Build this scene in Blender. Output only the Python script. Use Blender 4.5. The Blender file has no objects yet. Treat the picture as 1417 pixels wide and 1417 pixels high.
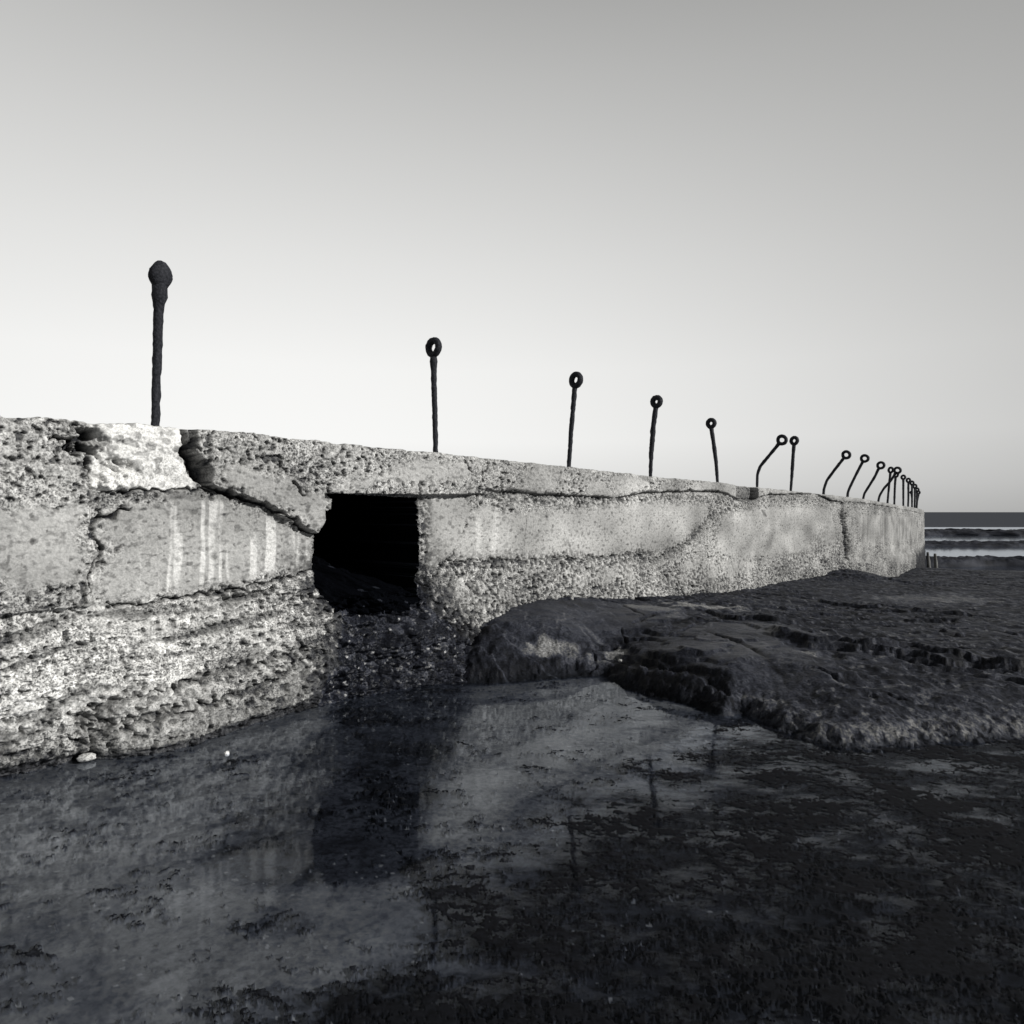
import bpy, math, random
import numpy as np

# ------------------------------------------------------------------ camera, sky, sun
S = bpy.context.scene
F, CX = 957.0, 708.5          # focal length and centre in photograph pixels (1417 wide)
EYE = 1.30                    # eye height above the rock pool, metres
cam_d = bpy.data.cameras.new("camera"); cam = bpy.data.objects.new("camera", cam_d)
S.collection.objects.link(cam); S.camera = cam
cam.location = (0, 0, EYE); cam.rotation_euler = (math.radians(90), 0, 0)
cam_d.sensor_width = 36; cam_d.lens = 36 * F / 1417; cam_d.clip_start = .05; cam_d.clip_end = 20000

SUN_EL = math.radians(27)
SUN_AZ = math.atan2(.93, -.37)          # compass-style, from +Y clockwise: right and behind the camera
sd = np.array([math.sin(SUN_AZ)*math.cos(SUN_EL), math.cos(SUN_AZ)*math.cos(SUN_EL), math.sin(SUN_EL)])
ld = bpy.data.lights.new("sun", 'SUN'); ld.energy = 4.2; ld.angle = math.radians(.5); ld.color = (1, .985, .955)
lo = bpy.data.objects.new("sun", ld); S.collection.objects.link(lo)
from mathutils import Vector
lo.rotation_euler = Vector(sd).to_track_quat('Z', 'Y').to_euler()

w = bpy.data.worlds.new("World"); S.world = w; w.use_nodes = True
nt = w.node_tree; nt.nodes.clear()
N = nt.nodes.new; L = nt.links.new
sky = N('ShaderNodeTexSky'); sky.sky_type = 'NISHITA'; sky.sun_disc = False
sky.sun_elevation = SUN_EL; sky.sun_rotation = SUN_AZ; sky.altitude = 0
sky.air_density = 1.0; sky.dust_density = 1.6; sky.ozone_density = 1
bw = N('ShaderNodeRGBToBW'); L(sky.outputs[0], bw.inputs[0])
tc = N('ShaderNodeTexCoord'); sx = N('ShaderNodeSeparateXYZ'); L(tc.outputs['Generated'], sx.inputs[0])
# pale sea haze band low in the sky, thinning upward and toward the right
def mth(op, a, b=None, c=None):
    m = N('ShaderNodeMath'); m.operation = op
    for i, v in enumerate((a, b, c)):
        if v is None: continue
        if isinstance(v, (int, float)): m.inputs[i].default_value = v
        else: L(v, m.inputs[i])
    return m.outputs[0]
cr = N('ShaderNodeValToRGB'); L(sx.outputs[2], cr.inputs[0])
e = cr.color_ramp.elements
SKYR = [(0.0, .66), (.035, .77), (.10, .90), (.20, .88), (.33, .75), (.45, .61), (.53, .51), (.60, .41), (.70, .22), (1.0, .10)]  # top stops lowered above the view to lessen fill light
e[0].position, e[0].color = SKYR[0][0], (SKYR[0][1],)*3+(1,)
e[1].position, e[1].color = SKYR[-1][0], (SKYR[-1][1],)*3+(1,)
for p, v in SKYR[1:-1]:
    q = e.new(p); q.color = (v, v, v, 1)
side = mth('ADD', sx.outputs[0], .32)                        # brightest a little left of centre
side = mth('MULTIPLY', mth('MULTIPLY', side, side), -.46)
side = mth('ADD', side, 1.02); side = mth('MAXIMUM', side, .3)
back = N('ShaderNodeMapRange'); back.inputs[1].default_value = .25; back.inputs[2].default_value = -.4; back.inputs[3].default_value = 1; back.inputs[4].default_value = .55
L(sx.outputs[1], back.inputs[0]); side = mth('MULTIPLY', side, back.outputs[0])   # sky dimmed behind the camera, out of view, to lessen fill light
hz = mth('MULTIPLY', cr.outputs[0], side)
nb = mth('MULTIPLY', bw.outputs[0], 1.0)
SKS = .10
tot = mth('ADD', mth('MULTIPLY', nb, .12), mth('MULTIPLY', hz, .97/SKS))
cmb = N('ShaderNodeCombineXYZ')
L(tot, cmb.inputs[0]); L(tot, cmb.inputs[1]); L(mth('MULTIPLY', tot, .985), cmb.inputs[2])
bg = N('ShaderNodeBackground'); L(cmb.outputs[0], bg.inputs[0]); bg.inputs[1].default_value = SKS
wo = N('ShaderNodeOutputWorld'); L(bg.outputs[0], wo.inputs[0])
S.view_settings.view_transform = 'Standard'; S.view_settings.look = 'None'
S.view_settings.exposure = 0; S.view_settings.gamma = 1
S.cycles.max_bounces = 5; S.cycles.diffuse_bounces = 2; S.cycles.transparent_max_bounces = 6

# ------------------------------------------------------------------ noise helpers
_GA = np.random.RandomState(11).rand(4096)*2*math.pi
_GX = np.cos(_GA).astype(np.float32); _GY = np.sin(_GA).astype(np.float32)
def _h(ix, iy, seed):
    x = ix.astype(np.uint32)*np.uint32(374761393)+iy.astype(np.uint32)*np.uint32(668265263)+np.uint32((seed*974634777) & 0xffffffff)
    x = (x ^ (x >> np.uint32(13)))*np.uint32(1274126177)
    return x ^ (x >> np.uint32(15))
def perlin(x, y, seed=0):
    x = np.asarray(x, np.float32); y = np.asarray(y, np.float32)
    if x.shape != y.shape: x, y = np.broadcast_arrays(x, y)
    x0 = np.floor(x); y0 = np.floor(y); fx = x-x0; fy = y-y0
    ix = x0.astype(np.int32); iy = y0.astype(np.int32)
    u = fx*fx*fx*(fx*(fx*6-15)+10); v = fy*fy*fy*(fy*(fy*6-15)+10)
    r = []
    for dx in (0, 1):
        for dy in (0, 1):
            a = _h(ix+dx, iy+dy, seed) & np.uint32(4095)
            r.append(_GX[a]*(fx-dx)+_GY[a]*(fy-dy))
    return ((r[0]*(1-u)+r[2]*u)*(1-v)+(r[1]*(1-u)+r[3]*u)*v)*np.float32(1.5)
def fbm(x, y, oct=4, seed=0, gain=.5, lac=2.03):
    t = 0; a = 1.0
    for i in range(oct):
        t = t+a*perlin(x, y, seed+i*17); x = x*lac+11.3; y = y*lac-7.1; a *= gain
    return t
def ridged(x, y, oct=4, seed=0):
    t = 0; a = 1.0
    for i in range(oct):
        t = t+a*(1-2*np.abs(perlin(x, y, seed+i*13))); x = x*2.1+3.3; y = y*2.1+9.1; a *= .5
    return t
def cell(x, y, seed=0):
    """F1, F2 and a random id per cell"""
    ix = np.floor(x).astype(np.int32); iy = np.floor(y).astype(np.int32); x = x.astype(np.float32); y = y.astype(np.float32)
    f1 = np.full(x.shape, 9.0, np.float32); f2 = np.full(x.shape, 9.0, np.float32); cid = np.zeros(x.shape, np.float32)
    for dx in (-1, 0, 1):
        for dy in (-1, 0, 1):
            h = _h(ix+dx, iy+dy, seed); px = ((h & 0x3ff)/1024.0).astype(np.float32); py = (((h >> 10) & 0x3ff)/1024.0).astype(np.float32)
            d = np.hypot(ix+dx+px-x, iy+dy+py-y)
            idv = (((h >> 20) & 0x3ff)/1024.0).astype(np.float32)
            m = d < f1
            f2 = np.where(m, f1, np.minimum(f2, d)); cid = np.where(m, idv, cid); f1 = np.where(m, d, f1)
    return f1, f2, cid
def sstep(a, b, x):
    t = np.clip((x-a)/(b-a), 0, 1); return t*t*(3-2*t)
def seg_dist(x, y, pts):
    """distance to an open polyline, and side (positive = left of travel), and run along it"""
    pts = [(float(a), float(b)) for a, b in pts]
    best = np.full(x.shape, 1e9, np.float32); side = np.zeros(x.shape, np.float32); run = np.zeros(x.shape, np.float32); acc = 0
    for (ax, ay), (bx, by) in zip(pts[:-1], pts[1:]):
        dx, dy = bx-ax, by-ay; l2 = dx*dx+dy*dy+1e-12
        t = np.clip(((x-ax)*dx+(y-ay)*dy)/l2, 0, 1)
        d = np.hypot(x-ax-t*dx, y-ay-t*dy); m = d < best
        best = np.where(m, d, best)
        side = np.where(m, np.sign(dx*(y-ay)-dy*(x-ax)), side)
        run = np.where(m, acc+t*math.sqrt(l2), run); acc += math.sqrt(l2)
    return best, side, run, acc
def poly_sd(x, y, pts):
    """signed distance to a closed polygon, positive inside"""
    pts = [(float(a), float(b)) for a, b in pts]; best = np.full(x.shape, 1e9, np.float32); ins = np.zeros(x.shape, bool)
    for (ax, ay), (bx, by) in zip(pts, pts[1:]+pts[:1]):
        dx, dy = bx-ax, by-ay; l2 = dx*dx+dy*dy+1e-12
        t = np.clip(((x-ax)*dx+(y-ay)*dy)/l2, 0, 1)
        best = np.minimum(best, np.hypot(x-ax-t*dx, y-ay-t*dy))
        if ay != by:
            c = ((ay > y) != (by > y)) & (x < dx*(y-ay)/(by-ay)+ax); ins ^= c
    return np.where(ins, best, -best)

# ------------------------------------------------------------------ object helpers
C = S.collection
def tag(o, label=None, cat=None, group=None, kind=None):
    if label: o['label'] = label
    if cat: o['category'] = cat
    if group: o['group'] = group
    if kind: o['kind'] = kind
    return o
def empty(name, loc=(0, 0, 0)):
    o = bpy.data.objects.new(name, None); o.location = loc; o.empty_display_size = .2; C.objects.link(o); return o
def mesh_np(name, V, Q, mat, parent=None, attrs=None, smooth=True):
    me = bpy.data.meshes.new(name)
    V = np.asarray(V, np.float32); Q = np.asarray(Q, np.int32)
    if parent is not None: V = V-np.array(parent.location, np.float32)
    me.vertices.add(len(V)); me.vertices.foreach_set('co', V.ravel())
    me.loops.add(Q.size); me.loops.foreach_set('vertex_index', Q.ravel())
    k = Q.shape[1]
    me.polygons.add(len(Q)); me.polygons.foreach_set('loop_start', np.arange(0, Q.size, k, dtype=np.int32))
    me.update(calc_edges=True)
    me.polygons.foreach_set('use_smooth', np.full(len(me.polygons), smooth, bool))
    if attrs and 'grit' not in attrs: attrs = dict(attrs, grit=np.full(len(V), .6))
    for an, av in (attrs or {}).items():
        a = me.attributes.new(an, 'FLOAT', 'POINT'); a.data.foreach_set('value', np.asarray(av, np.float32))
    me.materials.append(mat)
    o = bpy.data.objects.new(name, me); C.objects.link(o)
    if parent is not None: o.parent = parent
    return o
def grid_quads(nr, nc):
    i = np.arange(nr-1)[:, None]*nc+np.arange(nc-1)[None, :]
    return np.stack([i, i+1, i+nc+1, i+nc], -1)
def sub_mesh(name, V, Q, mask, mat, parent, attrs, smooth=True):
    q = Q[mask]; u, inv = np.unique(q.ravel(), return_inverse=True)
    return mesh_np(name, V[u], inv.reshape(q.shape), mat, parent, {k: v[u] for k, v in attrs.items()}, smooth)

# ------------------------------------------------------------------ materials
def new_mat(name):
    m = bpy.data.materials.new(name); m.use_nodes = True; t = m.node_tree; t.nodes.clear()
    out = t.nodes.new('ShaderNodeOutputMaterial'); p = t.nodes.new('ShaderNodeBsdfPrincipled')
    t.links.new(p.outputs[0], out.inputs[0]); return m, t, p, out
def stone_mat(name, tint_dark, tint_light, rough, rough_wet, bump_scales, bump, spec=.3, speck=.25, grits=()):
    """surface whose grey value is the 'tone' attribute, broken up by fine noise; 'wet' lowers roughness"""
    m, t, p, out = new_mat(name); n = t.nodes.new; l = t.links.new
    at = n('ShaderNodeAttribute'); at.attribute_name = 'tone'
    aw = n('ShaderNodeAttribute'); aw.attribute_name = 'wet'
    g = n('ShaderNodeNewGeometry')
    n1 = n('ShaderNodeTexNoise'); n1.inputs['Scale'].default_value = bump_scales[0]; n1.inputs['Detail'].default_value = 6
    n1.inputs['Roughness'].default_value = .65
    l(g.outputs['Position'], n1.inputs['Vector'])
    mr = n('ShaderNodeMapRange'); mr.inputs[1].default_value = .3; mr.inputs[2].default_value = .7
    mr.inputs[3].default_value = 1-speck; mr.inputs[4].default_value = 1+speck; l(n1.outputs[0], mr.inputs[0])
    mu = n('ShaderNodeMath'); mu.operation = 'MULTIPLY'; l(at.outputs['Fac'], mu.inputs[0]); l(mr.outputs[0], mu.inputs[1])
    ag = n('ShaderNodeAttribute'); ag.attribute_name = 'grit'
    cur = mu.outputs[0]
    for sc_, lo_, hi_, dkv, ltv in grits:
        n3 = n('ShaderNodeTexNoise'); n3.inputs['Scale'].default_value = sc_; n3.inputs['Detail'].default_value = 2.5; n3.inputs['Roughness'].default_value = .6
        l(g.outputs['Position'], n3.inputs['Vector'])
        m3 = n('ShaderNodeMapRange'); m3.inputs[1].default_value = lo_; m3.inputs[2].default_value = hi_; m3.inputs[3].default_value = dkv; m3.inputs[4].default_value = ltv
        l(n3.outputs[0], m3.inputs[0])
        m4 = n('ShaderNodeMix'); m4.data_type = 'FLOAT'; m4.inputs[2].default_value = 1; l(ag.outputs['Fac'], m4.inputs[0]); l(m3.outputs[0], m4.inputs[3])
        m5 = n('ShaderNodeMath'); m5.operation = 'MULTIPLY'; l(cur, m5.inputs[0]); l(m4.outputs[0], m5.inputs[1]); cur = m5.outputs[0]
    mx = n('ShaderNodeMix'); mx.data_type = 'RGBA'
    mx.inputs[6].default_value = (*tint_dark, 1); mx.inputs[7].default_value = (*tint_light, 1)
    rmp = n('ShaderNodeMapRange'); rmp.inputs[1].default_value = 0; rmp.inputs[2].default_value = .10; l(cur, rmp.inputs[0])
    l(rmp.outputs[0], mx.inputs[0])
    vm = n('ShaderNodeVectorMath'); vm.operation = 'SCALE'; l(mx.outputs[2], vm.inputs[0]); l(cur, vm.inputs['Scale'])
    l(vm.outputs[0], p.inputs['Base Color'])
    rr = n('ShaderNodeMapRange'); rr.inputs[3].default_value = rough; rr.inputs[4].default_value = rough_wet
    l(aw.outputs['Fac'], rr.inputs[0]); l(rr.outputs[0], p.inputs['Roughness'])
    p.inputs['Specular IOR Level'].default_value = spec
    n2 = n('ShaderNodeTexNoise'); n2.inputs['Scale'].default_value = bump_scales[1]; n2.inputs['Detail'].default_value = 5
    l(g.outputs['Position'], n2.inputs['Vector'])
    b = n('ShaderNodeBump'); b.inputs['Strength'].default_value = 1; b.inputs['Distance'].default_value = bump
    l(n2.outputs[0], b.inputs['Height']); l(b.outputs[0], p.inputs['Normal'])
    return m
M_wall = stone_mat('weathered_concrete', (.90, .95, 1.12), (1, .995, .97), .9, .35, (60, 90), .004, .2, .22, ((95, .38, .54, .20, 1.25), (42, .34, .50, .55, 1.08)))
M_rock = stone_mat('dark_wet_rock', (.80, .91, 1.34), (1, 1, 1), .8, .40, (35, 70), .005, .14, .35, ((60, .38, .62, .2, 1.8),))
M_culv = stone_mat('shade_black_culvert', (.8, .92, 1.3), (1, 1, 1), 1, 1, (60, 90), .004, .0, .3)  # near-black: the unlit inside of the opening is put into its colour
M_floor = stone_mat('pool_floor_rock', (.82, .93, 1.26), (1, 1, 1.0), .9, .7, (30, 60), .0015, .08, .3, ((50, .38, .55, .3, 1.3),))
M_iron, t, p, out = new_mat('rusted_iron')
n = t.nodes.new('ShaderNodeTexNoise'); n.inputs['Scale'].default_value = 70; n.inputs['Detail'].default_value = 6
g = t.nodes.new('ShaderNodeNewGeometry'); t.links.new(g.outputs['Position'], n.inputs['Vector'])
r = t.nodes.new('ShaderNodeValToRGB'); r.color_ramp.elements[0].color = (.006, .007, .010, 1); r.color_ramp.elements[1].color = (.030, .031, .038, 1)
r.color_ramp.elements[0].position = .35; r.color_ramp.elements[1].position = .7
t.links.new(n.outputs[0], r.inputs[0]); t.links.new(r.outputs[0], p.inputs['Base Color'])
p.inputs['Roughness'].default_value = .75; p.inputs['Specular IOR Level'].default_value = .25
b = t.nodes.new('ShaderNodeBump'); b.inputs['Distance'].default_value = .006; t.links.new(n.outputs[0], b.inputs['Height']); t.links.new(b.outputs[0], p.inputs['Normal'])

def water_mat(name, ior, rough, bump_scale, bump, stretch=(1, 1, 1), tint=(.82, .85, .90), body=None, cap=None, refl_dim=None):
    m = bpy.data.materials.new(name); m.use_nodes = True; t = m.node_tree; t.nodes.clear(); n = t.nodes.new; l = t.links.new
    out = n('ShaderNodeOutputMaterial'); mix = n('ShaderNodeMixShader'); fr = n('ShaderNodeFresnel'); fr.inputs[0].default_value = ior
    gl = n('ShaderNodeBsdfGlossy'); gl.inputs['Roughness'].default_value = rough; gl.inputs['Color'].default_value = (.88, .93, 1, 1)
    if body is None:
        tr = n('ShaderNodeBsdfTransparent'); tr.inputs[0].default_value = (*tint, 1)
    else:
        tr = n('ShaderNodeBsdfDiffuse'); tr.inputs[0].default_value = (*body, 1)
    g = n('ShaderNodeNewGeometry'); mp = n('ShaderNodeMapping'); mp.inputs['Scale'].default_value = stretch
    l(g.outputs['Position'], mp.inputs[0])
    nz = n('ShaderNodeTexNoise'); nz.inputs['Scale'].default_value = bump_scale; nz.inputs['Detail'].default_value = 3
    l(mp.outputs[0], nz.inputs['Vector'])
    b = n('ShaderNodeBump'); b.inputs['Distance'].default_value = bump; l(nz.outputs[0], b.inputs['Height'])
    l(b.outputs[0], gl.inputs['Normal']); l(b.outputs[0], fr.inputs['Normal'])
    fo = fr.outputs[0]
    if cap:                       # wave faces seen at a low angle never reach full mirror reflection
        mi = n('ShaderNodeMath'); mi.operation = 'MINIMUM'; mi.inputs[1].default_value = cap; l(fo, mi.inputs[0]); fo = mi.outputs[0]
    if refl_dim:                      # the same reflectance seen from above or below (Schlick)
        sz = n('ShaderNodeSeparateXYZ'); l(g.outputs['Incoming'], sz.inputs[0])
        def mt(op, a, b=None):
            q = n('ShaderNodeMath'); q.operation = op
            for i, v in enumerate((a, b)):
                if v is None: continue
                if isinstance(v, (int, float)): q.inputs[i].default_value = v
                else: l(v, q.inputs[i])
            return q.outputs[0]
        fo = mt('ADD', mt('MULTIPLY', mt('POWER', mt('SUBTRACT', 1, mt('ABSOLUTE', sz.outputs[2])), 5), .965), .038)
    if refl_dim:                      # reflectance lowered by patchy noise to darken the sky reflection away from the wall
        vs = n('ShaderNodeVectorMath'); vs.operation = 'SUBTRACT'; l(g.outputs['Position'], vs.inputs[0]); vs.inputs[1].default_value = (refl_dim[0], refl_dim[1], 0)
        vd = n('ShaderNodeVectorMath'); vd.operation = 'DOT_PRODUCT'; l(vs.outputs[0], vd.inputs[0]); vd.inputs[1].default_value = (refl_dim[2], refl_dim[3], 0)
        fz = n('ShaderNodeTexNoise'); fz.inputs['Scale'].default_value = 3.5; fz.inputs['Detail'].default_value = 9; fz.inputs['Roughness'].default_value = .78
        mp2 = n('ShaderNodeMapping'); mp2.inputs['Scale'].default_value = (.8, 1.5, 1); mp2.inputs['Rotation'].default_value = (0, 0, .35); l(g.outputs['Position'], mp2.inputs[0]); l(mp2.outputs[0], fz.inputs['Vector'])
        sh = n('ShaderNodeMapRange'); sh.inputs[1].default_value = 1.7; sh.inputs[2].default_value = 3.1; sh.inputs[3].default_value = -.10; sh.inputs[4].default_value = .13
        l(vd.outputs['Value'], sh.inputs[0])
        ad = n('ShaderNodeMath'); ad.operation = 'ADD'; l(fz.outputs[0], ad.inputs[0]); l(sh.outputs[0], ad.inputs[1])
        fm_ = n('ShaderNodeMapRange'); fm_.inputs[1].default_value = .48; fm_.inputs[2].default_value = .64; fm_.inputs[3].default_value = 1; fm_.inputs[4].default_value = .13
        l(ad.outputs[0], fm_.inputs[0])
        mm = n('ShaderNodeMath'); mm.operation = 'MULTIPLY'; l(fo, mm.inputs[0]); l(fm_.outputs[0], mm.inputs[1]); fo = mm.outputs[0]
    l(fo, mix.inputs[0]); l(tr.outputs[0], mix.inputs[1]); l(gl.outputs[0], mix.inputs[2]); l(mix.outputs[0], out.inputs[0])
    return m
M_pool = water_mat('still_pool_water', 1.34, .05, 4, .0015, refl_dim=(-2.2, 4.1, .787, -.6165))
M_lagoon = water_mat('calm_lagoon_water', 1.33, .08, 2, .002, body=(.03, .032, .04))
M_sea = water_mat('open_sea_water', 1.33, .35, .4, .15, (1, .6, 1), body=(.012, .013, .018), cap=.10)

# ------------------------------------------------------------------ the plan of the sea wall
def at(u, v, z):                       # photograph pixel at a known height -> point
    d = (EYE-z)*F/(v-CX); return ((u-CX)/F*d, d)
post_u = [215, 602, 787, 900, 992, 1048, 1095, 1140, 1173, 1195, 1215, 1228, 1237.5, 1250, 1257, 1262, 1266, 1269, 1271]
PP = []
for k, u in enumerate(post_u):
    r_ = (u-CX)/F
    if k < 5: d = 4.211+1.627*k
    else:
        x0, y0 = PP[-1]; a = r_*r_+1; bq = -2*(r_*x0+y0); c = x0*x0+y0*y0-2.066**2
        d = (-bq+math.sqrt(max(0, bq*bq-4*a*c)))/(2*a)
    PP.append((r_*d, d))
dirx = np.array([.6165, .787])
pts = [np.array(PP[0])-dirx*2.06*j for j in (3, 2, 1)]+[np.array(q) for q in PP]+[np.array(PP[-1])+np.array([.50, .866])*1.2]
pts = np.array(pts)
cum = np.r_[0, np.cumsum(np.hypot(*np.diff(pts, axis=0).T))]
sp = np.linspace(0, cum[-1], 1600)
px_ = np.interp(sp, cum, pts[:, 0]); py_ = np.interp(sp, cum, pts[:, 1])
ker = np.exp(-np.linspace(-2.2, 2.2, 181)**2); ker /= ker.sum()
def smooth(a):
    pad = 90; ext = np.r_[a[0]-(a[1]-a[0])*np.arange(pad, 0, -1), a, a[-1]+(a[-1]-a[-2])*np.arange(1, pad+1)]
    return np.convolve(ext, ker, 'valid')
px_, py_ = smooth(px_), smooth(py_)
tx = np.gradient(px_); ty = np.gradient(py_); tl = np.hypot(tx, ty); tx /= tl; ty /= tl
nx_, ny_ = ty, -tx                                            # outward, toward the pool
INSET = .20
px_ = px_+nx_*INSET; py_ = py_+ny_*INSET                      # the front face
cum0 = cum[3]
sp = sp-cum0                                                  # s = 0 at the first post
S_END = sp[-1]
def path(s): return (np.interp(s, sp, px_), np.interp(s, sp, py_), np.interp(s, sp, nx_), np.interp(s, sp, ny_))
# how far the foot stands out at the pool's edge
wl_px = [(-60, 1085), (0, 1078), (60, 1068), (110, 1052), (170, 1052), (250, 1040), (330, 1013), (400, 990), (470, 970), (540, 956), (600, 950), (640, 944)]
wl_s, wl_o = [], []
for u, v in wl_px:
    X, Y = at(u, v, 0.0); i = np.argmin((px_-X)**2+(py_-Y)**2)
    wl_s.append(sp[i]); wl_o.append((X-px_[i])*nx_[i]+(Y-py_[i])*ny_[i])
wl_s = [-8]+wl_s+[wl_s[-1]+.5, wl_s[-1]+1.2, 60]; wl_o = [wl_o[0]]+wl_o+[wl_o[-1]*.5, .08, .0]
def W0(u, v, o=0.0):
    X = px_+nx_*o; Y = py_+ny_*o; r = X/Y; rr = (u-CX)/F
    i = int(np.argmin(np.abs(r-rr))); return sp[i], EYE-(v-CX)/F*Y[i]
brk_px = [(-60, 850), (60, 845), (125, 838), (250, 826), (330, 812), (435, 792), (455, 800), (600, 800), (620, 782), (740, 777), (830, 772), (920, 775), (1100, 775), (1280, 760)]
brk = [W0(*q) for q in brk_px]; brk_s = np.array([q[0] for q in brk]); brk_z = np.array([q[1] for q in brk])
def flare(s, z):
    zb = np.interp(s, brk_s, brk_z); o = np.interp(s, wl_s, wl_o)
    t = np.clip((zb-z)/np.maximum(zb, .05), 0, 1.35)
    return o*(t**1.15)
def W(u, v):
    o = 0.0
    for _ in range(6):
        s, z = W0(u, v, o); o = float(flare(np.array(s), np.array(z)))
    return s, z
def WP(lst): return [W(*q) for q in lst]
top_px = [(-60, 571), (100, 582), (122, 585), (200, 587), (257, 594), (262, 594), (300, 598), (450, 613), (600, 628), (787, 647), (900, 660), (992, 668), (1048, 675), (1095, 680),
          (1140, 684.5), (1172, 688), (1195, 691), (1215, 694.5), (1237, 698.5), (1250, 700.5), (1265, 703), (1275, 705), (1280, 706)]
tp = [W0(*q) for q in top_px]; tp_s = np.array([q[0] for q in tp]); tp_z = np.array([q[1] for q in tp])
def ztop(s): return np.interp(s, tp_s, tp_z)

# ------------------------------------------------------------------ the sea wall
s_list = [-4.3]
while s_list[-1] < S_END:
    X, Y, _, _ = path(s_list[-1]); s_list.append(s_list[-1]+max(.0052, .00122*math.hypot(X, Y)))
s1 = np.array(s_list); NR = 430
tt = np.linspace(0, 1, NR)
zt1 = ztop(s1)+.012*fbm(s1*3.1, s1*0, 4, 5)+.006*perlin(s1*30, s1*0+.3, 8)
zb1 = np.interp(s1, [-5, 3, 12, 25, 45], [-.35, -.35, -.35, -1.2, -2.3])
s = np.repeat(s1[None, :], NR, 0); z = zb1[None]+(zt1-zb1)[None]*tt[:, None]
s = s.astype(np.float32); z = z.astype(np.float32)
xf, yf, nxf, nyf = (q.astype(np.float32) for q in path(s))
R = np.random.RandomState(3)
wob = .020*fbm(s*5, z*5, 3, 40)+.012*fbm(s*22, z*22, 3, 41)

opening = WP([(447, 683), (577, 689), (579, 740), (582, 800), (580, 832), (560, 846), (500, 850), (455, 842), (438, 822), (434, 790), (432, 740), (446, 722), (446, 707), (457, 705), (456, 690)])
sd_open = poly_sd(s, z, opening)+wob*.6*sstep(W(500, 684)[1], W(500, 700)[1], z)+wob*.15+wob*1.1*sstep(W(450, 780)[1], W(450, 815)[1], z)
chute = WP([(440, 815), (470, 850), (462, 900), (440, 985), (480, 985), (560, 965), (660, 955), (662, 900), (632, 866), (600, 835), (578, 800)])
sd_chute = poly_sd(s, z, chute)+wob*1.6+.05*fbm(s*3, z*3, 2, 9)
mchute = sstep(-.05, .06, sd_chute)

smooth_polys = [
    [(145, 702), (180, 692), (300, 688), (345, 697), (428, 744), (431, 788), (340, 803), (250, 822), (150, 830), (140, 795), (150, 765), (132, 728)],
    [(290, 652), (330, 642), (400, 668), (450, 692), (445, 720), (430, 733), (392, 708), (300, 674)],
    [(588, 692), (640, 682), (656, 700), (642, 740), (616, 780), (592, 788)],
    [(665, 702), (740, 708), (800, 704), (850, 697), (900, 692), (975, 692), (985, 715), (945, 757), (890, 766), (780, 770), (622, 777), (640, 735)],
    [(1000, 712), (1040, 702), (1150, 703), (1158, 750), (1100, 765), (1020, 775), (990, 760)],
    [(950, 775), (1050, 780), (1010, 802), (940, 806)],
    [(1182, 712), (1262, 715), (1270, 745), (1190, 755)],
    [(1180, 764), (1210, 762), (1200, 782), (1185, 780)], [(1225, 755), (1260, 755), (1262, 775), (1230, 780)],
    [(560, 640), (640, 640), (650, 662), (560, 672), (470, 670), (520, 655)],
    [(770, 800), (860, 785), (880, 800), (800, 812)], [(60, 700), (112, 700), (108, 800), (40, 820), (-60, 800), (-60, 700)],
]
sm = np.full(s.shape, -9.0)
for q in smooth_polys: sm = np.maximum(sm, poly_sd(s, z, WP(q)))
msm = sstep(-.03, .045, sm+wob*1.7+.03*fbm(s*9, z*9, 3, 77))
# coping band: between top edge and the shadowed joint below it
joint_px = [(655, 676), (700, 680), (745, 684), (850, 688), (900, 681), (960, 679), (1000, 681), (1020, 690), (1048, 690), (1060, 684), (1130, 683), (1150, 693), (1200, 697), (1232, 702), (1270, 710)]
jt = WP(joint_px); jd, _, jrun, jlen = seg_dist(s, z, jt)
zj = np.interp(s, [q[0] for q in jt], [q[1] for q in jt])
in_cop = sstep(-.012, .012, z-zj+wob*.4)*(s > jt[0][0]+.0)
in_cop = in_cop*sstep(0, .25, s-jt[0][0])
gap_s0, gap_s1 = W(1016, 680)[0], W(1047, 680)[0]
gap = ((s > gap_s0) & (s < gap_s1)).astype(float)
in_cop = in_cop*(1-gap*.95)
mcs = in_cop*sstep(0, .5, s-W(690, 660)[0])
msm = np.maximum(msm, mcs*.75*sstep(-.2, .25, fbm(s*1.6, z*5, 3, 55)+.12))

# aggregate and pits
f1, f2, cid = cell(s*26, z*26, 1); g1, g2, gid = cell(s*52+3, z*52, 2); b1, b2, bid = cell(s*11+3, z*14, 7)
rough_amt = 1-msm
patch = sstep(-.45, .5, fbm(s*1.9, z*2.6, 4, 21))
agg = (np.clip(.5-f1, -.3, .5))*.0065+(np.clip(.45-g1, -.3, .5))*.0045
pit = sstep(.15, .62, fbm(s*24, z*24, 3, 31)+.35*fbm(s*4, z*4, 2, 32)-.10*(1-patch))
pit2 = sstep(.28, .6, perlin(s*55, z*55, 33)+.3*perlin(s*13, z*13, 34))
disp = rough_amt*(agg*(.55+.7*patch)-.026*pit-.010*pit2+.018*fbm(s*6, z*6, 3, 35))
disp += msm*(.0028*fbm(s*40, z*40, 2, 36)+.006*fbm(s*2.5, z*2.5, 2, 37)-.006*sstep(.55, .7, perlin(s*30, z*30, 38)))
disp += .02*fbm(s*.7, z*1.2, 2, 39)
tone = .355+.11*fbm(s*1.3, z*1.7, 5, 50)
tone = tone+msm*.025
tone += rough_amt*((cid-.5)*.22*(f1 < .42)+(gid-.5)*.16+.03)
dk = np.clip(pit*.85+pit2*.6, 0, 1)*rough_amt
tone = tone*(1-dk*.88)
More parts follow.
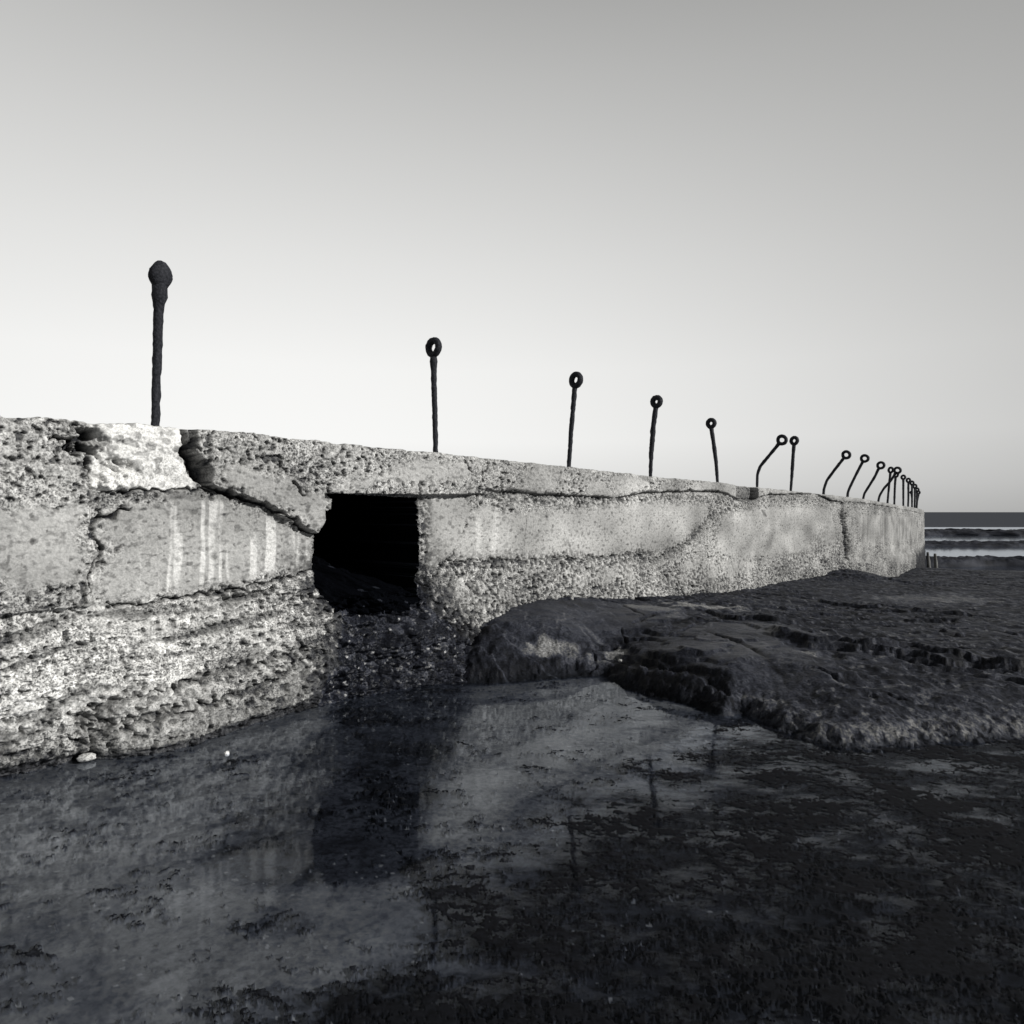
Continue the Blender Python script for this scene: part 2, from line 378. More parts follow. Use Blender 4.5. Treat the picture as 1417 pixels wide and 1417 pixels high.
tone *= 1-.5*msm*sstep(.55, .7, perlin(s*30, z*30, 38))
ag1, _, agid = cell(s*15, z*21, 44)
tone *= 1-.42*msm*(agid > .88)*sstep(.36, .28, ag1+wob*1.5)
tone *= 1-.35*msm*sstep(.25, .6, fbm(s*18, z*30, 3, 61))
# coping stands proud
disp += .035*in_cop
ln = [seg_dist(s+wob, z+wob, WP(q))[0] for q in ([(650, 682), (745, 690), (850, 693), (900, 688), (1010, 694), (1130, 690), (1230, 704)], [(612, 784), (740, 780), (830, 776), (905, 770), (950, 752), (985, 712)], [(985, 712), (1040, 700)], [(590, 690), (590, 790), (600, 830)])]
ln = np.minimum.reduce(ln); lnm = np.exp(-(ln/.085)**2)*(1-in_cop*.6)*sstep(-.25, .45, fbm(s*19, z*19, 3, 75))
tone *= 1-.72*lnm; disp -= .014*lnm
jm = np.exp(-(jd/.020)**2)*sstep(-.1, .4, fbm(s*2.2, z*0+.5, 3, 71)+.12)
disp -= jm*.035; tone *= 1-.6*jm
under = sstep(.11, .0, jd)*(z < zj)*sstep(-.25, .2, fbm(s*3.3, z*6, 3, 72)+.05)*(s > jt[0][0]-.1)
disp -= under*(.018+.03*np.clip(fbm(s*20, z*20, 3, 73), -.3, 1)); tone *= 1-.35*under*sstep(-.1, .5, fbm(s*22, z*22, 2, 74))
gapm = gap*sstep(0, .04, z-zj+.05)
disp -= gapm*.10; tone *= 1-.4*gapm  # notch cut back, its cast shadow also darkened into the tone

# blocks on the left: leftmost block, bright capping block, long coping
cap = WP([(124, 570), (254, 570), (257, 600), (257, 626), (268, 645), (278, 675), (250, 678), (140, 680), (122, 676), (120, 630)])
sdcap = poly_sd(s, z, cap)+wob*.25; mcap = sstep(-.008, .012, sdcap)
cop = WP([(262, 570), (700, 570), (700, 684), (577, 686), (446, 684), (446, 720), (432, 740), (390, 716), (345, 692), (300, 680), (284, 672), (272, 645), (263, 626)])
sdcop = poly_sd(s, z, cop)+wob*.3; mcop = sstep(-.008, .012, sdcop)*sstep(W(690, 650)[0], W(640, 650)[0], s)
lcol = sstep(.01, -.01, s-np.interp(z, *zip(*sorted((b_, a_) for a_, b_ in WP([(120, 560), (120, 625), (122, 680), (124, 725), (136, 765), (120, 800), (119, 835)])))))*(z > brk_z[2])
disp += mcop*.075-mcap*.02+lcol*.03
k1, k2, kid = cell(s*15+.5*perlin(s*9, z*9, 86), z*19, 87)
tone = tone*(1-mcap)+mcap*(.70+.12*fbm(s*7, z*7, 3, 81)-.30*sstep(.42, .34, k1)*(kid > .66)-.3*sstep(.38, .6, fbm(s*15, z*15, 3, 82)))
disp = np.where(mcap > .5, disp*.3-.02+.012*fbm(s*9, z*9, 4, 83)+.006*sstep(.42, .34, k1)*(kid > .66), disp)
hole = np.maximum(sstep(.10, .0, np.hypot((s-W(163, 645)[0])/1.3, z-W(163, 645)[1])+wob*2), sstep(.08, 0, np.hypot(s-W(140, 615)[0], z-W(140, 615)[1])+wob*2))
disp -= hole*.05*(1+fbm(s*25, z*25, 2, 84)); tone = tone*(1-.72*hole*sstep(-.4, .3, fbm(s*22, z*22, 3, 85)))
for (cu, cv, ra) in ((163, 662, .085), (132, 668, .045), (148, 668, .05), (176, 664, .07)):
    cs, cz = W(cu, cv); m = sstep(ra, ra*.7, np.hypot((s-cs)/1.15, z-cz)+wob*.6); disp += m*.035; tone = tone*(1-m)+m*.74
# cracks
def crack(ptspx, wdt, dep, dark=.9, lo_=0, wn=1.0):
    global disp, tone
    q = WP(ptspx); x2 = s+.018*wn*fbm(s*14, z*14, 3, 90); z2 = z+.018*wn*fbm(s*14, z*14, 3, 93)
    d, _, run, tot_ = seg_dist(x2, z2, q)
    wv = wdt*(.55+.9*np.clip(.5+fbm(run*4, run*0+cut[0], 2, 95), 0, 1.5)); cut[0] += 3.7
    taper = np.clip(np.minimum(run, tot_-run)/.12, .25, 1)
    m = np.exp(-(d/(wv*taper))**2.4); disp -= m*dep; tone = tone*(1-dark*m)
cut = [0]
crack([(258, 590), (259, 610), (261, 628), (270, 644), (278, 662), (284, 678)], .032, .16, .85)
crack([(284, 674), (300, 680), (312, 684), (345, 693), (372, 704), (392, 716), (412, 728), (434, 740)], .014, .09)
crack([(136, 681), (200, 679), (250, 677), (300, 679)], .009, .05)
crack([(120, 588), (122, 640), (122, 680)], .012, .08)
crack([(180, 700), (150, 714), (128, 722), (124, 735), (136, 762), (124, 785), (120, 808), (122, 830)], .010, .05)
crack([(70, 606), (100, 618), (112, 612), (119, 596), (119, 622), (104, 626)], .045, .16, .93, wn=2)
crack([(398, 668), (406, 676), (413, 686)], .018, .07)
crack([(146, 835), (200, 838), (245, 826), (300, 822), (345, 812), (400, 800), (434, 788)], .009, .04, .8)
crack([(300, 815), (316, 832), (345, 828), (380, 812)], .02, .05, .6)
crack([(985, 705), (978, 722), (955, 748), (935, 762), (905, 776)], .030, .03, .55, wn=2.5)
crack([(1163, 706), (1166, 725), (1169, 745), (1173, 775)], .12, .06, .7, wn=7)  # ragged groove with the far step's shadow put into its tone
crack([(1052, 705), (1060, 716)], .03, .02, .5)
crack([(725, 700), (727, 722), (725, 760)], .006, .01, .5)
crack([(612, 782), (606, 795), (596, 804), (590, 812)], .014, .06, .7)
crack([(620, 778), (700, 776), (780, 773), (850, 770), (905, 763)], .013, .022, .6, wn=2)
crack([(880, 660), (898, 664), (900, 680)], .03, .03, .5)
crack([(1093, 684), (1096, 697), (1094, 706)], .02, .02, .5)
crack([(636, 640), (642, 650), (645, 655)], .03, .04, .75)
for zz in ((95, 985, 1), (100, 1000, 1)):
    pass
# rough block right of the far step
stp = sstep(-.02, .06, s-np.interp(z, *zip(*sorted((b_, a_) for a_, b_ in WP([(1163, 690), (1166, 725), (1169, 745), (1173, 775), (1178, 800)])))))
disp += stp*.05*(z < zj)
# white lime streaks down the left panel
smask = sstep(0, .05, poly_sd(s, z, WP(smooth_polys[0])))
sw = s+.012*fbm(s*8, z*3, 2, 107)
line = sstep(.03, .30, perlin(sw*21, z*.35+3, 101)+.35*perlin(sw*42, z*.8, 102))*sstep(-.6, .05, fbm(s*7, z*2.2, 2, 103)+.1)*sstep(W(175, 740)[0], W(225, 740)[0], s)
bandd = sstep(0, .03, z-np.interp(s, *zip(*sorted(WP([(110, 712), (180, 696), (300, 695), (345, 704), (430, 744)])))))*(s < W(430, 740)[0])*(mcap < .5)*(mcop < .5)*(lcol < .5)
tone *= 1-.32*bandd
tone += smask*(line*.26-.045)
sm2 = sstep(0, .08, poly_sd(s, z, WP(smooth_polys[3])))
tone += sm2*.13*sstep(.2, .6, perlin(s*8, z*.6, 104)+.3*perlin(s*28, z*1.3, 105))*sstep(W(760, 700)[0], W(660, 700)[0], s)
sm3 = sstep(0, .08, poly_sd(s, z, WP(smooth_polys[6])))
tone *= 1-sm3*.28*sstep(0, .5, perlin(s*3, z*.3, 106))
# footing: broken strata of coarse aggregate, darker toward the water
zbk = np.interp(s, brk_s, brk_z); foot = sstep(.02, -.06, z-zbk+wob)*(s < opening[0][0]+.4)
q1, q2, qid = cell(s*17, z*30+.6*perlin(s*2, z*2, 111)*3, 112)
p1, p2, pid = cell(s*12+.3*perlin(s*5, z*5, 109), z*19, 110)
peb = sstep(.44, .34, p1)*foot*(pid > .70); disp += peb*.010
tone += peb*np.where(pid > .86, .16, -.17)
strata = fbm(s*1.8, z*11-s*1.2+1.2*perlin(s*1.1, z*2, 113), 4, 114)
disp += foot*(.015*strata+.007*(np.clip(.5-q1, -.3, .5))+.010*ridged(s*5, z*15-s*1.5, 4, 115)*sstep(1.0, .25, z)+.012*ridged(s*16, z*26, 3, 116)-.012-.05*sstep(.07, .0, z))
tone += foot*((qid-.5)*.20*(q1 < .45)+.13)
sdark = sstep(.10, .65, strata*-1+.15*fbm(s*20, z*30, 3, 117))
tone *= 1-foot*.6*sdark
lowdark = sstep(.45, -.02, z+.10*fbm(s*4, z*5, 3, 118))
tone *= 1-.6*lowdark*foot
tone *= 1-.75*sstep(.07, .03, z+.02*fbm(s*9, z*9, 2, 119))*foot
crack([(110, 985), (170, 965), (250, 948), (300, 935), (350, 922), (440, 895)], .016, .05, .7, wn=2)
crack([(140, 1005), (240, 985), (330, 962), (380, 940), (400, 925)], .014, .05, .7, wn=2)
crack([(100, 1018), (130, 1025), (160, 1005), (110, 990)], .05, .06, .6, wn=3)
# base right of opening: splash-zone, pitted and darker close to the rock
foot_px = [(632, 872), (680, 850), (745, 828), (800, 823), (900, 823), (1000, 817), (1100, 800), (1130, 797), (1165, 787), (1200, 793), (1235, 797), (1262, 785), (1281, 785)]
ft = [W0(*q) for q in foot_px]; ft_s = [q[0] for q in ft]; ft_z = [q[1] for q in ft]
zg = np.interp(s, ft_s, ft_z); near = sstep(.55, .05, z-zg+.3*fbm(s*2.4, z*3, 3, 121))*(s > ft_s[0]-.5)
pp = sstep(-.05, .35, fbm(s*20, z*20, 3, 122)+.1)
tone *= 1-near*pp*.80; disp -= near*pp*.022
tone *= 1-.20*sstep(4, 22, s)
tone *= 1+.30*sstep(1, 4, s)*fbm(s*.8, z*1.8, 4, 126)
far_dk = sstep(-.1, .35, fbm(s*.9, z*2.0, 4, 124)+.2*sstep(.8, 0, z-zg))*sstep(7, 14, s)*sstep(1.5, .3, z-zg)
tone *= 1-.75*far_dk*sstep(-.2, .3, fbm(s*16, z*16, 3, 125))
endm = (s > W(1263, 760)[0])*sstep(EYE-1.45, EYE-1.8, z+.15*fbm(s*2, z*2, 3, 127))            # shaded hollow under the far end, put in as dark tone only
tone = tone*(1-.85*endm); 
# chute: dark weed-grown rubble spilling from the opening
c1, c2, cidd = cell(s*14, z*20, 131); cc1, cc2, ccid = cell(s*36, z*46, 132)
rub = .07*fbm(s*3.2, z*4.5, 3, 133)+.055*np.clip(.55-c1, -.3, .6)+.022*np.clip(.5-cc1, -.3, .5)
disp = disp*(1-mchute)+mchute*(rub-.02)
tc_ = .009+.012*sstep(.1, .6, fbm(s*7, z*9, 3, 134))+.03*(cidd > .9)+.20*(ccid > .975)*(cc1 < .33)+.08*(ccid > .88)*(cc1 < .4)
halo = sstep(-.45, .03, sd_chute+.10*fbm(s*12, z*12, 4, 135))
tone *= 1-.92*halo*sstep(-.35, .22, fbm(s*18, z*18, 3, 136)+.5*halo)
tone = tone*(1-mchute)+mchute*tc_
# the opening itself, cut back into the wall with a rubble floor
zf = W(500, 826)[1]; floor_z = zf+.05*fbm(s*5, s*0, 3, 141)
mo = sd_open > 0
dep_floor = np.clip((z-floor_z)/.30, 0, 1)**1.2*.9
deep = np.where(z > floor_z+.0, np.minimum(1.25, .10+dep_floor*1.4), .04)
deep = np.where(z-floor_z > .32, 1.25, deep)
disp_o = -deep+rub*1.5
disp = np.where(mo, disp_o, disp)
tone = np.where(mo, .005+.006*(cidd > .7)+.05*(ccid > .97)*(z < floor_z+.22)*(cc1 < .35), tone)  # inside of the opening darkened in tone for its shade
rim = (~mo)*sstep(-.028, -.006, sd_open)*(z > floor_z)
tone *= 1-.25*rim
disp += (~mo)*0

tone = np.clip(tone, .004, .80)
wet = np.clip(mchute*.7+lowdark*foot*.5, 0, 1)*(~mo)
o = flare(s, z)*(1-mo*.0)+disp
Vx = xf+nxf*o; Vy = yf+nyf*o
# rounded, chipped top arris and the walkway behind it
arr = np.exp(-((zt1[None]-z)/.02)**2)*.014
Vx -= nxf*arr; Vy -= nyf*arr
rows = [np.stack([Vx, Vy, z], -1)]; tn = [tone]; wt = [wet]
THK = 1.7
for j, (inn, dz) in enumerate([(.03, .004), (.08, .006), (.16, .008), (.28, .010), (.42, .008), (.58, .0), (1.1, .0), (THK, -.03), (THK, -.4), (THK+.1, -3.2)]):
    oo = disp[-1]*max(0, 1-inn*8)-inn
    zz = zt1+dz+.006*fbm(s1*8, s1*0+inn*20, 3, 150+j)
    rows.append(np.stack([xf[-1]+nxf[-1]*oo, yf[-1]+nyf[-1]*oo, zz], -1)[None]); tn.append(tone[-1:]*0+.38); wt.append(wet[-1:]*0)
G = np.concatenate(rows, 0); TN = np.concatenate(tn, 0); WT = np.concatenate(wt, 0)
nr, nc = G.shape[:2]
V = G.reshape(-1, 3); Q = grid_quads(nr, nc)
GR = np.clip(1-msm*.78-mcap*.55+mchute, .12, 1)*(.55+.45*sstep(-.3, .3, fbm(s*2.2, z*2.8, 3, 160))); GR = np.where(mo, .4, GR)
GR = np.concatenate([GR, np.full((nr-NR, nc), .6)], 0)
attrs = {'tone': TN.ravel(), 'wet': WT.ravel(), 'grit': GR.ravel()}
def fm(a):                                              # vertex mask -> face mask
    a = np.concatenate([a, np.repeat(a[-1:], nr-NR, 0)], 0); return a[:-1, :-1] & a[1:, :-1] & a[:-1, 1:] & a[1:, 1:]
def fm_any(a):
    a = np.concatenate([a, np.zeros((nr-NR,)+a.shape[1:], bool)], 0); return a[:-1, :-1] | a[1:, :-1] | a[:-1, 1:] | a[1:, 1:]
f_open = fm_any(mo)
f_chute = fm(mchute > .5) & ~f_open
f_cap = fm(mcap > .5) & ~f_open
f_cop = fm(((mcop > .5) | (in_cop > .5))) & ~f_open & ~f_cap & ~f_chute
f_foot = fm(foot > .5) & ~f_open & ~f_chute & ~f_cap & ~f_cop
f_body = ~(f_open | f_chute | f_cap | f_cop | f_foot)
wall = empty('sea_wall', (float(xf[0, 1000]), float(yf[0, 1000]), 0))
tag(wall, 'long weathered concrete sea wall with a square black opening, running along the rock pool', 'wall')
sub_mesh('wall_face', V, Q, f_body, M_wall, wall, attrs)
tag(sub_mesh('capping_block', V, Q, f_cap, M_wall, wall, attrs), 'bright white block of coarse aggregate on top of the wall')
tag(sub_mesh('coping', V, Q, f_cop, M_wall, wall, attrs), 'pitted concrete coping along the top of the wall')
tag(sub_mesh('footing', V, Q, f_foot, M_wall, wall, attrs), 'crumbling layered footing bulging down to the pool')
tag(sub_mesh('rubble_chute', V, Q, f_chute, M_rock, wall, attrs), 'dark wet rubble spilling below the opening')
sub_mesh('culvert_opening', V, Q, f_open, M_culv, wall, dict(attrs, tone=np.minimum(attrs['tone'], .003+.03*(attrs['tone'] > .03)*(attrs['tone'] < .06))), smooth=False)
# the far end of the wall
col = G[:, -1]; k0 = NR-1
endv = list(col[::20][:22])+[col[k0]]; m_ = len(endv)
ev = np.array(endv+[p_-np.array([nxf[0, -1]*THK, nyf[0, -1]*THK, 0]) for p_ in endv])
eq = np.array([[i, i+1, m_+i+1, m_+i] for i in range(m_-1)])
mesh_np('end_face', ev, eq, M_wall, wall, {'tone': np.full(len(ev), .3), 'wet': np.zeros(len(ev))}, False)

# ------------------------------------------------------------------ rock shelf and pool floor
pool_px = [(640, 946), (700, 944), (760, 938), (800, 935), (835, 934), (860, 948), (900, 962), (960, 976), (1002, 991), (1030, 988), (1062, 1001), (1096, 1014), (1125, 1024), (1170, 1031), (1212, 1034), (1260, 1031), (1317, 1025), (1417, 1022), (1600, 1010)]
pool = [at(u, v, 0) for u, v in pool_px]
pool += [(9, 2.6), (14, -3), (-9, -3), (-9, 2.5), (px_[0]-nx_[0], py_[0]-ny_[0])]
i640 = np.argmin((px_-pool[0][0])**2+(py_-pool[0][1])**2)
pool += [(-1.2, 5.6), (px_[i640]-nx_[i640]*.5+.1, py_[i640]-ny_[i640]*.5)]
ctl = []
for (u, v), (fs, fz) in zip(foot_px, ft):
    X, Y, a_, b_ = path(fs); ctl.append((X, Y, fz-.01)); ctl.append((X-a_*1.5, Y-b_*1.5, fz-.15))
for u, v, h in [(640, 930, .10), (700, 930, .09), (660, 890, .26), (700, 890, .25), (760, 925, .07), (780, 880, .27), (820, 925, .05), (840, 905, .10), (850, 870, .24), (850, 845, .32),
                (860, 930, .06), (880, 912, .17), (917, 914, .20), (959, 914, .21), (1010, 940, .19), (950, 880, .24), (1000, 900, .24), (940, 850, .26),
                (1100, 990, .13), (1200, 1012, .09), (1319, 1008, .10), (1417, 1005, .10), (1040, 960, .16), (1150, 975, .15), (1250, 960, .17), (1400, 960, .18), (1100, 930, .22), (1200, 925, .20), (1317, 930, .18), (1417, 935, .17),
                (1029, 856, .26), (1080, 850, .22), (1156, 885, .23), (1300, 890, .20), (1417, 900, .18), (1120, 835, .10), (1200, 850, .10), (1300, 850, .08), (1417, 860, .08), (1150, 812, -.02), (1200, 820, -.08), (1300, 825, -.12),
                (1240, 806, -.45), (1319, 803, -.55), (1417, 805, -.55), (1319, 790, -1.2), (1400, 790, -1.2)]:
    X, Y = at(u, v, h); ctl.append((X, Y, h))
for q in [(10, 2, .25), (6, 1.5, .15), (20, 15, .0), (35, 12, -.5), (22, 36, -1.75), (32, 36, -1.8), (27, 48, -2.6), (10, 45, -2.6), (45, 45, -2.6), (50, 20, -1.8), (-12, 20, -2.2), (0, 30, -2.2), (-20, 8, -2)]: ctl.append(q)
ctl = np.array(ctl)
def warp(X, Y): return np.stack([X, Y], -1)/np.maximum(1.0, np.hypot(X, Y))[..., None]**.45
def tps(a, b):
    r2 = ((a[:, None]-b[None])**2).sum(-1); return .5*r2*np.log(r2+1e-9)
cw = warp(ctl[:, 0], ctl[:, 1]); n_ = len(cw)
K = tps(cw, cw)+np.eye(n_)*.004; P = np.c_[np.ones(n_), cw]
A = np.block([[K, P], [P.T, np.zeros((3, 3))]]); sol = np.linalg.solve(A, np.r_[ctl[:, 2], 0, 0, 0])
def base_h(X, Y):
    sh = X.shape; a = warp(X.ravel(), Y.ravel()); outh = np.empty(len(a))
    for i in range(0, len(a), 40000):
        b_ = a[i:i+40000]; outh[i:i+40000] = tps(b_, cw)@sol[:n_]+sol[n_]+b_@sol[n_+1:]
    return outh.reshape(sh)
NA, ND = 1500, 1150
az = np.linspace(math.radians(-66), math.radians(60), NA); rr = np.exp(np.linspace(math.log(1.0), math.log(52), ND))
RR, AZ = np.meshgrid(rr, az, indexing='ij'); X = (RR*np.sin(AZ)).astype(np.float32); Y = (RR*np.cos(AZ)).astype(np.float32)
cr_r = np.exp(np.linspace(math.log(1.0), math.log(52), 170)); cr_a = np.linspace(az[0], az[-1], 200)
cR, cA = np.meshgrid(cr_r, cr_a, indexing='ij'); CH = base_h(cR*np.sin(cA), cR*np.cos(cA))
fi = np.interp(rr, cr_r, np.arange(170)); fj = np.interp(az, cr_a, np.arange(200))
i0 = np.minimum(fi.astype(int), 168); j0 = np.minimum(fj.astype(int), 198); a_ = (fi-i0)[:, None]; b_ = (fj-j0)[None]
H = (CH[i0][:, j0]*(1-a_)+CH[i0+1][:, j0]*a_)*(1-b_)+(CH[i0][:, j0+1]*(1-a_)+CH[i0+1][:, j0+1]*a_)*b_
# ledges: the far side of each line stands higher and fades back
def ledge(pp, hgt, back, soft=.055, wn=.06, var=.5):
    global H, led
    q = [at(u, v, h) for u, v, h in pp]
    x2 = X+wn*fbm(X*4, Y*4, 4, 201); y2 = Y+wn*fbm(X*4+9, Y*4, 4, 202)
    d, side, run, tot_ = seg_dist(x2, y2, q); ends = sstep(0, .5, run)*sstep(0, .5, tot_-run)
    sdv = d*side
    m = sstep(-soft, soft, sdv)*np.exp(-np.maximum(sdv, 0)/back)*ends
    H = H+hgt*m*(1.05-var+var*sstep(-.4, .4, perlin(run*1.7, run*0+hgt*90, 203))); led = np.maximum(led, np.exp(-(d/.05)**2)*ends)
led = np.zeros(X.shape)
ledge([(980, 850, .24), (1029, 858, .24), (1060, 863, .22), (1099, 869, .2), (1130, 872, .2)], .05, .5)
ledge([(1040, 872, .2), (1066, 883, .2), (1105, 898, .19), (1156, 903, .18), (1212, 910, .17), (1317, 924, .15), (1417, 930, .15), (1560, 935, .15)], .10, .8, .08, .08, .3)
ledge([(1066, 888, .2), (1090, 897, .2), (1116, 911, .2), (1139, 926, .18), (1165, 945, .15)], -.04, .25)
ledge([(855, 902, .15), (888, 914, .15), (917, 917, .16), (959, 917, .17), (990, 925, .16), (1018, 940, .15)], .05, .5)
ledge([(876, 870, .2), (905, 858, .22), (940, 850, .24), (985, 846, .24)], .025, .3)
ledge([(890, 890, .18), (960, 866, .2), (1010, 858, .22)], .03, .3)
ledge([(770, 850, .3), (800, 842, .3)], -.012, .1)
ledge([(655, 900, .2), (690, 908, .15), (740, 912, .12), (775, 918, .1)], .05, .25)
ledge([(1100, 836, .0), (1180, 842, .02), (1300, 850, .05), (1417, 856, .05)], .04, .8)
ledge([(1150, 806, -.1), (1230, 808, -.3), (1319, 812, -.3), (1417, 815, -.3)], .06, 1.5)
def groove(pp, wd, dp):
    global H, gro
    q = [at(u, v, h) for u, v, h in pp]
    d, _, run, tl_ = seg_dist(X+.02*fbm(X*7, Y*7, 3, 291), Y+.02*fbm(X*7+5, Y*7, 3, 292), q)
    m = np.exp(-(d/(wd*np.clip(np.minimum(run, tl_-run)/.2, .3, 1)))**2); H = H-dp*m; gro = np.maximum(gro, m)
gro = np.zeros(X.shape)
for g_ in ([(876, 871, .2), (905, 858, .22), (939, 848, .24), (985, 845, .24)], [(925, 887, .18), (960, 873, .2), (998, 860, .22), (1030, 857, .23)], [(829, 831, .35), (860, 840, .3), (891, 852, .28)],
           [(770, 850, .3), (800, 840, .32)], [(818, 889, .2), (850, 884, .2), (888, 882, .2)], [(818, 889, .2), (828, 905, .15), (812, 918, .1)], [(860, 872, .22), (868, 884, .2)], [(980, 880, .22), (1030, 900, .2), (1090, 935, .18)],
           [(1120, 930, .18), (1200, 950, .17), (1290, 965, .17)], [(1010, 832, .25), (1100, 845, .12), (1200, 842, .08)]): groove(g_, .022, .028)
psd = poly_sd(X, Y, pool)                                # + inside the pool
psd = psd+.045*fbm(X*4, Y*4, 4, 211)+.022*fbm(X*18, Y*18, 4, 212)
rock = sstep(.05, -.11, psd)
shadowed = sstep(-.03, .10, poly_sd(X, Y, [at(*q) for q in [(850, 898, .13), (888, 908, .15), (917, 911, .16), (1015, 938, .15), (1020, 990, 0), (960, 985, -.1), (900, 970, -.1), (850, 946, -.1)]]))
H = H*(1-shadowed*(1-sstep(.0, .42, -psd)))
dist = np.hypot(X, Y)
smoothlobe = sstep(.05, .25, poly_sd(X, Y, [at(*q) for q in [(650, 885, .2), (690, 855, .3), (760, 832, .35), (900, 835, .3), (1000, 840, .25), (960, 862, .22), (880, 880, .2), (800, 900, .15), (700, 905, .15)]]))
sm2_ = sstep(.0, .3, poly_sd(X, Y, [at(*q) for q in [(850, 905, .15), (880, 880, .2), (960, 860, .22), (1060, 865, .2), (1170, 905, .18), (1180, 950, .15), (1080, 975, .13), (1010, 955, .15), (920, 925, .15)]]))
smoothlobe = np.maximum(smoothlobe, .72*sm2_)
lip = sstep(-.45, -.02, psd)*rock
# bedding: the slab weathers back in thin uneven steps
stepH = .055; hq = (H+.075*fbm(X*.8+.3*Y, Y*.9, 4, 218))/stepH+.25*fbm(X*5, Y*5, 3, 219); fq = np.floor(hq)
terr = stepH*(fq+sstep(.80, 1.0, hq-fq)-hq)*(1-smoothlobe*.8)*(dist < 30)
H = H+terr*.9
rn = (.018*fbm(X*1.3, Y*1.9, 3, 221)+.011*ridged(X*2.2+.6*Y, Y*3.4, 4, 222)-.01)*(1-.85*smoothlobe)
rn += (.006*fbm(X*7, Y*10, 5, 223)+.004*ridged(X*13, Y*19, 4, 224))*(1-.85*smoothlobe)*(.6+.6*sstep(-.3, .4, fbm(X*.9, Y*.9, 2, 225)))
right = sstep(1.25, 1.9, X)
l1, l2, lid = cell(X*30, Y*30, 226)
rn += lip*right*(.007*ridged(X*15, Y*17, 3, 227)+.006*np.clip(.5-l1, -.3, .5))
rn *= np.clip(1-dist/60, .3, 1)
capH = .030+(.26+.30*(1-right))*np.maximum(-psd, 0)
H = np.where((psd > -1.2) & (dist < 14), H-np.maximum(H-capH, 0), H)
leftlip = lip*(1-right); rn += leftlip*.010*fbm(X*10, Y*10, 4, 228)*(1-smoothlobe)
Hr = np.maximum(H+rn, .015)*sstep(.2, -.0, dist-14)+(H+rn)*sstep(-.0, .2, dist-14)
Hr = np.where(dist < 14, np.maximum(H+rn, .015+.02*perlin(X*6, Y*6, 230)), H+rn)
dwall = np.full(X.shape, 1e9, np.float32)
for i in range(0, 1600, 40): dwall = np.minimum(dwall, np.hypot(X-px_[i], Y-py_[i]))
weed = fbm(X*2.2+.8*Y, Y*3.0-.3*X, 5, 261)
opensd = sstep(2.0, 3.0, dwall+.4*fbm(X*1.1, Y*1.3, 5, 262))
tuft = fbm(X*14+3*Y, Y*20, 6, 233, .78)
cover = .50*opensd+.38*sstep(-.3, .6, weed)-.36+.30*fbm(X*3+Y, Y*6, 4, 234)     # weed at the surface, thickened on the open side to dim sky reflection
fl = -.011+.0035*fbm(X*1.5, Y*1.5, 3, 231)+.0010*fbm(X*7, Y*7, 3, 232)
fl = np.maximum(fl, np.minimum(.0022, -.012+.034*(tuft+cover*2.2-.30)))
Z = fl*(1-rock)+Hr*rock
# tones
rt = .015+.011*fbm(X*1.1, Y*1.4, 4, 241)+.010*fbm(X*9, Y*7, 3, 242)
rt += smoothlobe*.012
streak = sstep(.25, .6, fbm(X*3.2-Y*1.2, Y*2.6+X, 4, 243)); rt += .03*streak*smoothlobe*.5
def spot(u, v, h, rx, ry, val, sd_=0):
    global rt
    cx, cy = at(u, v, h); m = sstep(1.0, .35, np.hypot((X-cx)/rx, (Y-cy)/ry)+.45*fbm(X*6, Y*6, 4, 250+sd_)); rt = rt*(1-m)+m*val
spot(760, 893, .2, .32, .14, .20, 1); spot(850, 897, .15, .16, .16, .20, 2); spot(825, 912, .1, .15, .12, .15, 3); spot(985, 832, .3, .55, .35, .19, 4); spot(900, 840, .3, .45, .30, .10, 5); spot(1015, 960, .15, .12, .10, .09, 6)
spot(1290, 835, -.05, 1.2, .7, .07, 7); spot(1115, 912, .18, .10, .12, .12, 8); spot(990, 838, .28, .2, .12, .04, 9)  # second spot: highlight on the slab edge, put into the tone
speck = sstep(.30, .62, fbm(X*16, Y*12, 4, 244)); rt += speck*.06*(1-smoothlobe)*(.25+.75*right)  # pale specks stand in for fine highlights on the wet rock
rt *= 1-.6*sstep(-.22, -.10, psd)*(1-right)
rt += lip*right*.10*sstep(.10, .5, ridged(X*14, Y*12, 3, 245)-.35)*sstep(-.30, -.05, psd)
veins = sstep(.93, .99, 1-np.abs(fbm(X*1.6+.8*Y, Y*1.3, 3, 246))*1.2); rt += veins*.035
rt *= 1-.5*led  # ledge shadows darkened into the rock tone
rt *= 1-.7*gro
rt *= 1-.35*sstep(.74, .86, hq-fq)*(1-smoothlobe)
rt = rt*(1-shadowed*.6)  # shade on the slab's near-left side put into its tone
# pool floor: wall reflection painted in as a paler tone, dark weed patches elsewhere
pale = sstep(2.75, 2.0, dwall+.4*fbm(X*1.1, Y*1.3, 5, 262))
open_refl = seg_dist(X+.1*fbm(X*2, Y*2, 4, 268), Y+.1*fbm(X*2+5, Y*2, 4, 269), [(-.75, 5.6), (-.72, 4.3), (-.78, 3.3), (-.74, 2.75)])[0]  # dark strip where the opening's reflection falls, painted into the floor tone
pale = pale*(1-.8*sstep(.52, .36, open_refl))
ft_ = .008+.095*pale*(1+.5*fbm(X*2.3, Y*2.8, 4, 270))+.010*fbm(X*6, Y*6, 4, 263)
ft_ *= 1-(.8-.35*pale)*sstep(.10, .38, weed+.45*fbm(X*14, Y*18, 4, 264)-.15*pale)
ft_ *= 1-(.6-.3*pale)*sstep(.25, .5, fbm(X*30, Y*36, 3, 265))
ft_ += .10*(perlin(X*40, Y*40, 266) > .66)*(perlin(X*3, Y*3, 267) > .1)
